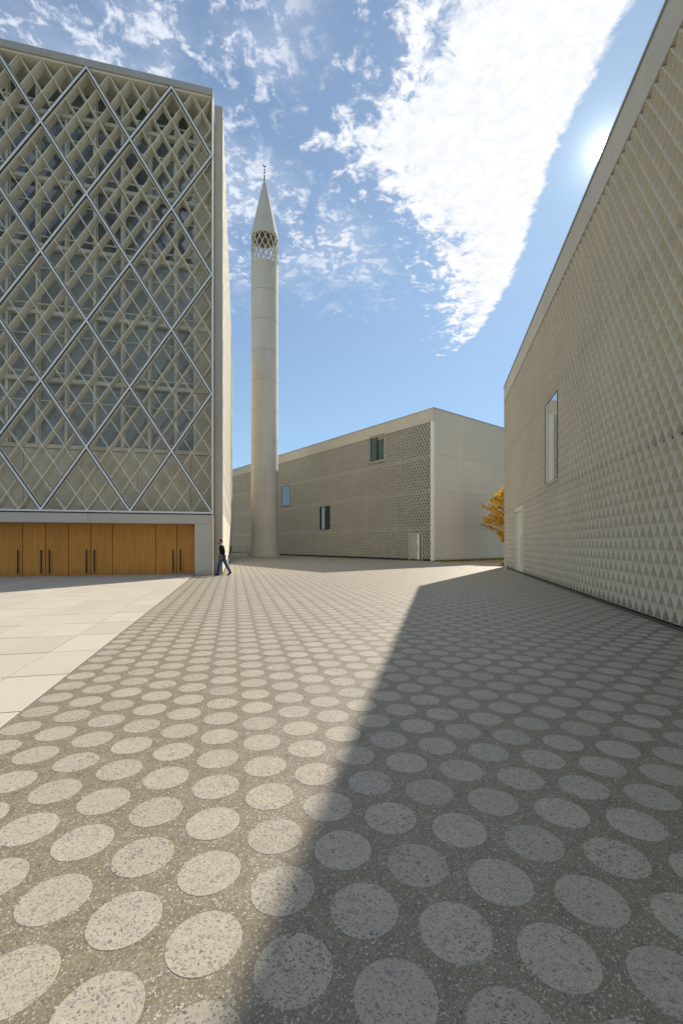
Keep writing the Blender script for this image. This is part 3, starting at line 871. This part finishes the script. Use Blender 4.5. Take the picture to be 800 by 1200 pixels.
for k, (p, q) in enumerate(leafs):
    p, q = p * sgn, q * sgn
    lo, hi = min(p, q), max(p, q)
    if lo < -XW: continue
    gap = .012
    wide = k == 2
    d_ = box('door_leaf' if not wide else 'fixed_wood_panel', M['wood'], ph, lo + gap, hi - gap, DY, DY + .06, .03, 2.496, bevel=.004)
    if wide: continue
    # handles sit at the meeting edge of each pair
    first = (k in pairs)
    hx = (lo + .17) if first else (hi - .17)
    h = MB(); h.tube([(hx, DY - .07, .16), (hx, DY - .07, 1.26)], .028, 8)
    h.box(hx - .02, hx + .02, DY - .06, DY - .002, .25, .29).box(hx - .02, hx + .02, DY - .06, DY - .002, 1.12, 1.16)
    h.build('handle', M['black'], d_)
box('door_backing', M['black'], ph, -XW, -.02, DY + .065, DY + .2, 0.01, 2.497)
box('threshold', M['steel'], ph, -XW, -.79, DY - .04, DY + .06, 0.006, .028)

# ------------------------------------------------------------------ yellow tree
tr = empty('autumn_tree', (14.5, 37.6, 0)); tag(tr, 'small tree with yellow and orange autumn leaves beside the right building corner', 'tree')
tb = MB(); rt = random.Random(11)
tb.tube([(0, 0, -.05), (.03, .02, .8), (-.04, 0, 1.7), (.02, .03, 2.6), (0, 0, 4.2), (.05, 0, 6.2)], [.14, .11, .10, .085, .05, .012], 10)
tips = []
for k in range(60):
    z = 1.5 + 4.7 * k / 60; a = k * 2.4 + rt.uniform(-.3, .3); L = (2.75 * math.sin(min(1, (z - 1.2) / 1.6) * math.pi / 2) * (1 - max(0, (z - 1.6) / 5.3) ** 1.5)) * rt.uniform(.75, 1.1)
    s = Vector((0, 0, z)); e = s + Vector((math.cos(a) * L, math.sin(a) * L, L * .38 + .1)); mdl = s.lerp(e, .5) + Vector((0, 0, .05))
    tb.tube([s, mdl, e], [.035, .022, .006], 6)
    for j in range(5):
        f0 = rt.uniform(.35, .95); p0 = s.lerp(e, f0); a2 = a + rt.choice((-1, 1)) * rt.uniform(.5, 1.1); L2 = L * .38 * rt.uniform(.6, 1.2)
        e2 = p0 + Vector((math.cos(a2) * L2, math.sin(a2) * L2, L2 * .4)); tb.tube([p0, e2], [.012, .004], 4, cap=False); tips.append((p0, e2))
    tips.append((mdl, e))
tb.build('trunk', M['bark'], tr, smooth=True)
lf = MB()
for (p0, e2) in tips:
    for j in range(46):
        c = p0.lerp(e2, rt.uniform(.05, 1.12)) + Vector((rt.gauss(0, .10), rt.gauss(0, .10), rt.gauss(-.02, .09)))
        d = Vector((rt.uniform(-1, 1), rt.uniform(-1, 1), rt.uniform(-1.2, .3))).normalized(); s_ = d.cross(Vector((rt.uniform(-1, 1), rt.uniform(-1, 1), rt.uniform(-1, 1)))).normalized()
        l_, w_ = rt.uniform(.08, .15), rt.uniform(.03, .06)
        lf.face([c, c + d * l_ * .5 + s_ * w_, c + d * l_, c + d * l_ * .5 - s_ * w_])
lf.build('crown', M['leaf'], tr)

# ------------------------------------------------------------------ the walking man
def skin(name, nodes, edges, m, parent, sub=2, root=0):
    me = bpy.data.meshes.new(name); me.from_pydata([n[0] for n in nodes], edges, []); me.materials.append(m)
    o = bpy.data.objects.new(name, me); COL.objects.link(o); o.parent = parent
    sm = o.modifiers.new('skin', 'SKIN'); sm.use_smooth_shade = True
    for i, n in enumerate(nodes):
        r = n[1]; me.skin_vertices[0].data[i].radius = r if isinstance(r, tuple) else (r, r)
        me.skin_vertices[0].data[i].use_root = (i == root)
    s_ = o.modifiers.new('sub', 'SUBSURF'); s_.levels = sub; s_.render_levels = sub
    return o
# local: x is the walking direction reversed (he walks to -x); feet on z=0
pm = empty('person', (-5.83, 21.35, 0.0), R(4)); tag(pm, 'man in black jacket and blue jeans walking left past the mosque corner', 'person')
hipz = .90
N = {  # name: (pos, radius)
 'pel': ((.05, 0, .93), (.15, .12)), 'wst': ((.04, 0, 1.05), (.135, .11)), 'chs': ((.02, 0, 1.28), (.17, .125)), 'shd': ((.0, 0, 1.42), (.13, .09)),
 'nck': ((-.02, 0, 1.50), .058), 'hb': ((-.035, 0, 1.56), .06),
 'hl': ((.02, -.09, .88), .095), 'kl': ((-.10, -.09, .48), .062), 'al': ((-.15, -.09, .09), .042),
 'hr': ((.07, .09, .88), .095), 'kr': ((.22, .09, .50), .062), 'ar': ((.42, .09, .14), .042),
 'sl': ((.01, -.20, 1.40), .062), 'el': ((.19, -.24, 1.14), .045), 'wl': ((.06, -.22, .93), .03),
 'sr': ((.01, .20, 1.40), .062), 'er': ((.06, .25, 1.12), .045), 'wr': ((-.13, .22, .95), .03)}
key = list(N); nodes = [N[k] for k in key]
ed = [('pel', 'wst'), ('wst', 'chs'), ('chs', 'shd'), ('shd', 'nck'), ('nck', 'hb'), ('pel', 'hl'), ('hl', 'kl'), ('kl', 'al'), ('pel', 'hr'), ('hr', 'kr'), ('kr', 'ar'), ('shd', 'sl'), ('sl', 'el'), ('el', 'wl'), ('shd', 'sr'), ('sr', 'er'), ('er', 'wr')]
skin('body', nodes, [(key.index(a), key.index(b)) for a, b in ed], M['skin'], pm)
def sub(names, add, grow, overrides=None):
    return [((N[n][0]), tuple(x + grow for x in (N[n][1] if isinstance(N[n][1], tuple) else (N[n][1], N[n][1])))) for n in names]
jn = ['wst', 'pel', 'chs', 'shd', 'nck', 'sl', 'el', 'wl', 'sr', 'er', 'wr']
jnod = sub(jn, 0, .022)
jnod[1] = ((.05, 0, .92), (.165, .15)); jnod[4] = ((-.018, 0, 1.49), (.07, .07))
jnod[7] = ((.075, -.221, .955), (.045, .045)); jnod[10] = ((-.105, .223, .975), (.045, .045))
jed = [('wst', 'pel'), ('wst', 'chs'), ('chs', 'shd'), ('shd', 'nck'), ('shd', 'sl'), ('sl', 'el'), ('el', 'wl'), ('shd', 'sr'), ('sr', 'er'), ('er', 'wr')]
skin('jacket', jnod, [(jn.index(a), jn.index(b)) for a, b in jed], M['jacket'], pm)
tn = ['pel', 'hl', 'kl', 'al', 'hr', 'kr', 'ar']
tnod = sub(tn, 0, .018)
tnod[0] = ((.05, 0, .89), (.125, .115))
skin('jeans', tnod, [(0, 1), (1, 2), (2, 3), (0, 4), (4, 5), (5, 6)], M['jeans'], pm)
# head with face
def ball(name, m, parent, c, s, n=16, mod=None):
    mb = MB(); mb.lathe([(max(.0005, math.sin(math.pi * k / n)), -math.cos(math.pi * k / n)) for k in range(n + 1)], 2 * n)
    mb.v = [(lambda p: (c[0] + p[0] * s[0], c[1] + p[1] * s[1], c[2] + p[2] * s[2]))(mod(p) if mod else p) for p in mb.v]
    return mb.build(name, m, parent, smooth=True)
def headshape(p):
    x, y, z = p
    k = 1 - .22 * max(0, -z) ** 1.5
    nose = .17 * math.exp(-((z + .12) / .17) ** 2 - (y / .16) ** 2) if x < 0 else 0
    brow = .05 * math.exp(-((z - .18) / .1) ** 2) if x < -.5 else 0
    return (x * k - nose - brow - (.10 if z < -.5 and x < 0 else 0) * (-z), y * k, z)
hd = ball('head', M['skin'], pm, (-.055, 0, 1.645), (.098, .075, .118), 16, headshape)
ball('hair', M['hair'], pm, (-.035, 0, 1.675), (.102, .084, .098), 12, lambda p: (p[0] * (1 if p[0] > 0 or p[2] > .3 else .55), p[1], p[2] * (1 if p[2] > 0 else .75)))
MB().box(-.175, -.10, -.05, .05, 1.672, 1.684).build('cap_peak', M['hair'], pm, bevel=.004)
ball('beard', M['hair'], pm, (-.095, 0, 1.585), (.060, .06, .05), 10)
for y in (-.078, .078): ball('ear', M['skin'], pm, (-.03, y, 1.64), (.022, .012, .034), 8)
for y in (-.03, .03): ball('eye', M['hair'], pm, (-.150, y, 1.657), (.008, .012, .008), 8)
# hands: palm, four bent fingers and a thumb
def hand(w, dirv, side):
    w = Vector(w); d = Vector(dirv).normalized(); up = Vector((0, side, 0)); ac = d.cross(up).normalized()
    nd = [(tuple(w), .026), (tuple(w + d * .05), (.036, .02)), (tuple(w + d * .085), (.038, .018))]; ed_ = [(0, 1), (1, 2)]
    for i, L in enumerate((.062, .072, .067, .05)):
        o_ = ac * (.027 - .018 * i); b0 = w + d * .09 + o_; b1 = b0 + d * L * .5; b2 = b1 + (d * .7 + up * -.7) * L * .5
        i0 = len(nd); nd += [(tuple(b0), .009), (tuple(b1), .0085), (tuple(b2), .007)]; ed_ += [(2, i0), (i0, i0 + 1), (i0 + 1, i0 + 2)]
    i0 = len(nd); nd += [(tuple(w + d * .045 + ac * .035), .011), (tuple(w + d * .085 + ac * .052 - up * .01), .009)]; ed_ += [(1, i0), (i0, i0 + 1)]
    skin('hand', nd, ed_, M['skin'], pm, 1)
hand(N['wl'][0], (-.35, 0, -1), -1); hand(N['wr'][0], (-.5, 0, -1), 1)
# shoes
def shoe(cx, cy, cz, pitch, m):
    e_ = empty('shoe', (cx, cy, cz)); e_.parent = pm; e_.rotation_euler = (0, pitch, 0)
    ball('upper', m, e_, (-.075, 0, .045), (.145, .05, .05), 12, lambda p: (p[0], p[1] * (1 - .2 * (p[0] > .5)), p[2] * (1.25 if p[0] > .2 and p[2] > 0 else .8 if p[2] > 0 else .85)))
    MB().box(-.21, .065, -.046, .046, -.002, .018).build('sole', M['shoe'], e_, bevel=.008)
shoe(-.14, -.09, .004, R(3), M['shoe']); shoe(.44, .09, .09, R(-38), M['shoe'])
# stick carried behind him
st = MB(); st.tube([(-5.36, 21.40, 1.36), (-5.50, 21.40, .85)], [.045, .035], 10, 0); st.tube([(-5.50, 21.40, .86), (-5.77, 21.42, .03)], [.020, .016], 8, 1)
st.tube([(-5.40, 21.40, 1.34), (-5.31, 21.40, 1.42)], [.05, .045], 10, 0)
tag(st.build('walking_stick', [M['black'], M['tan']], smooth=True), 'long slanting stick, black above and tan below, trailing behind the walking man', 'stick')
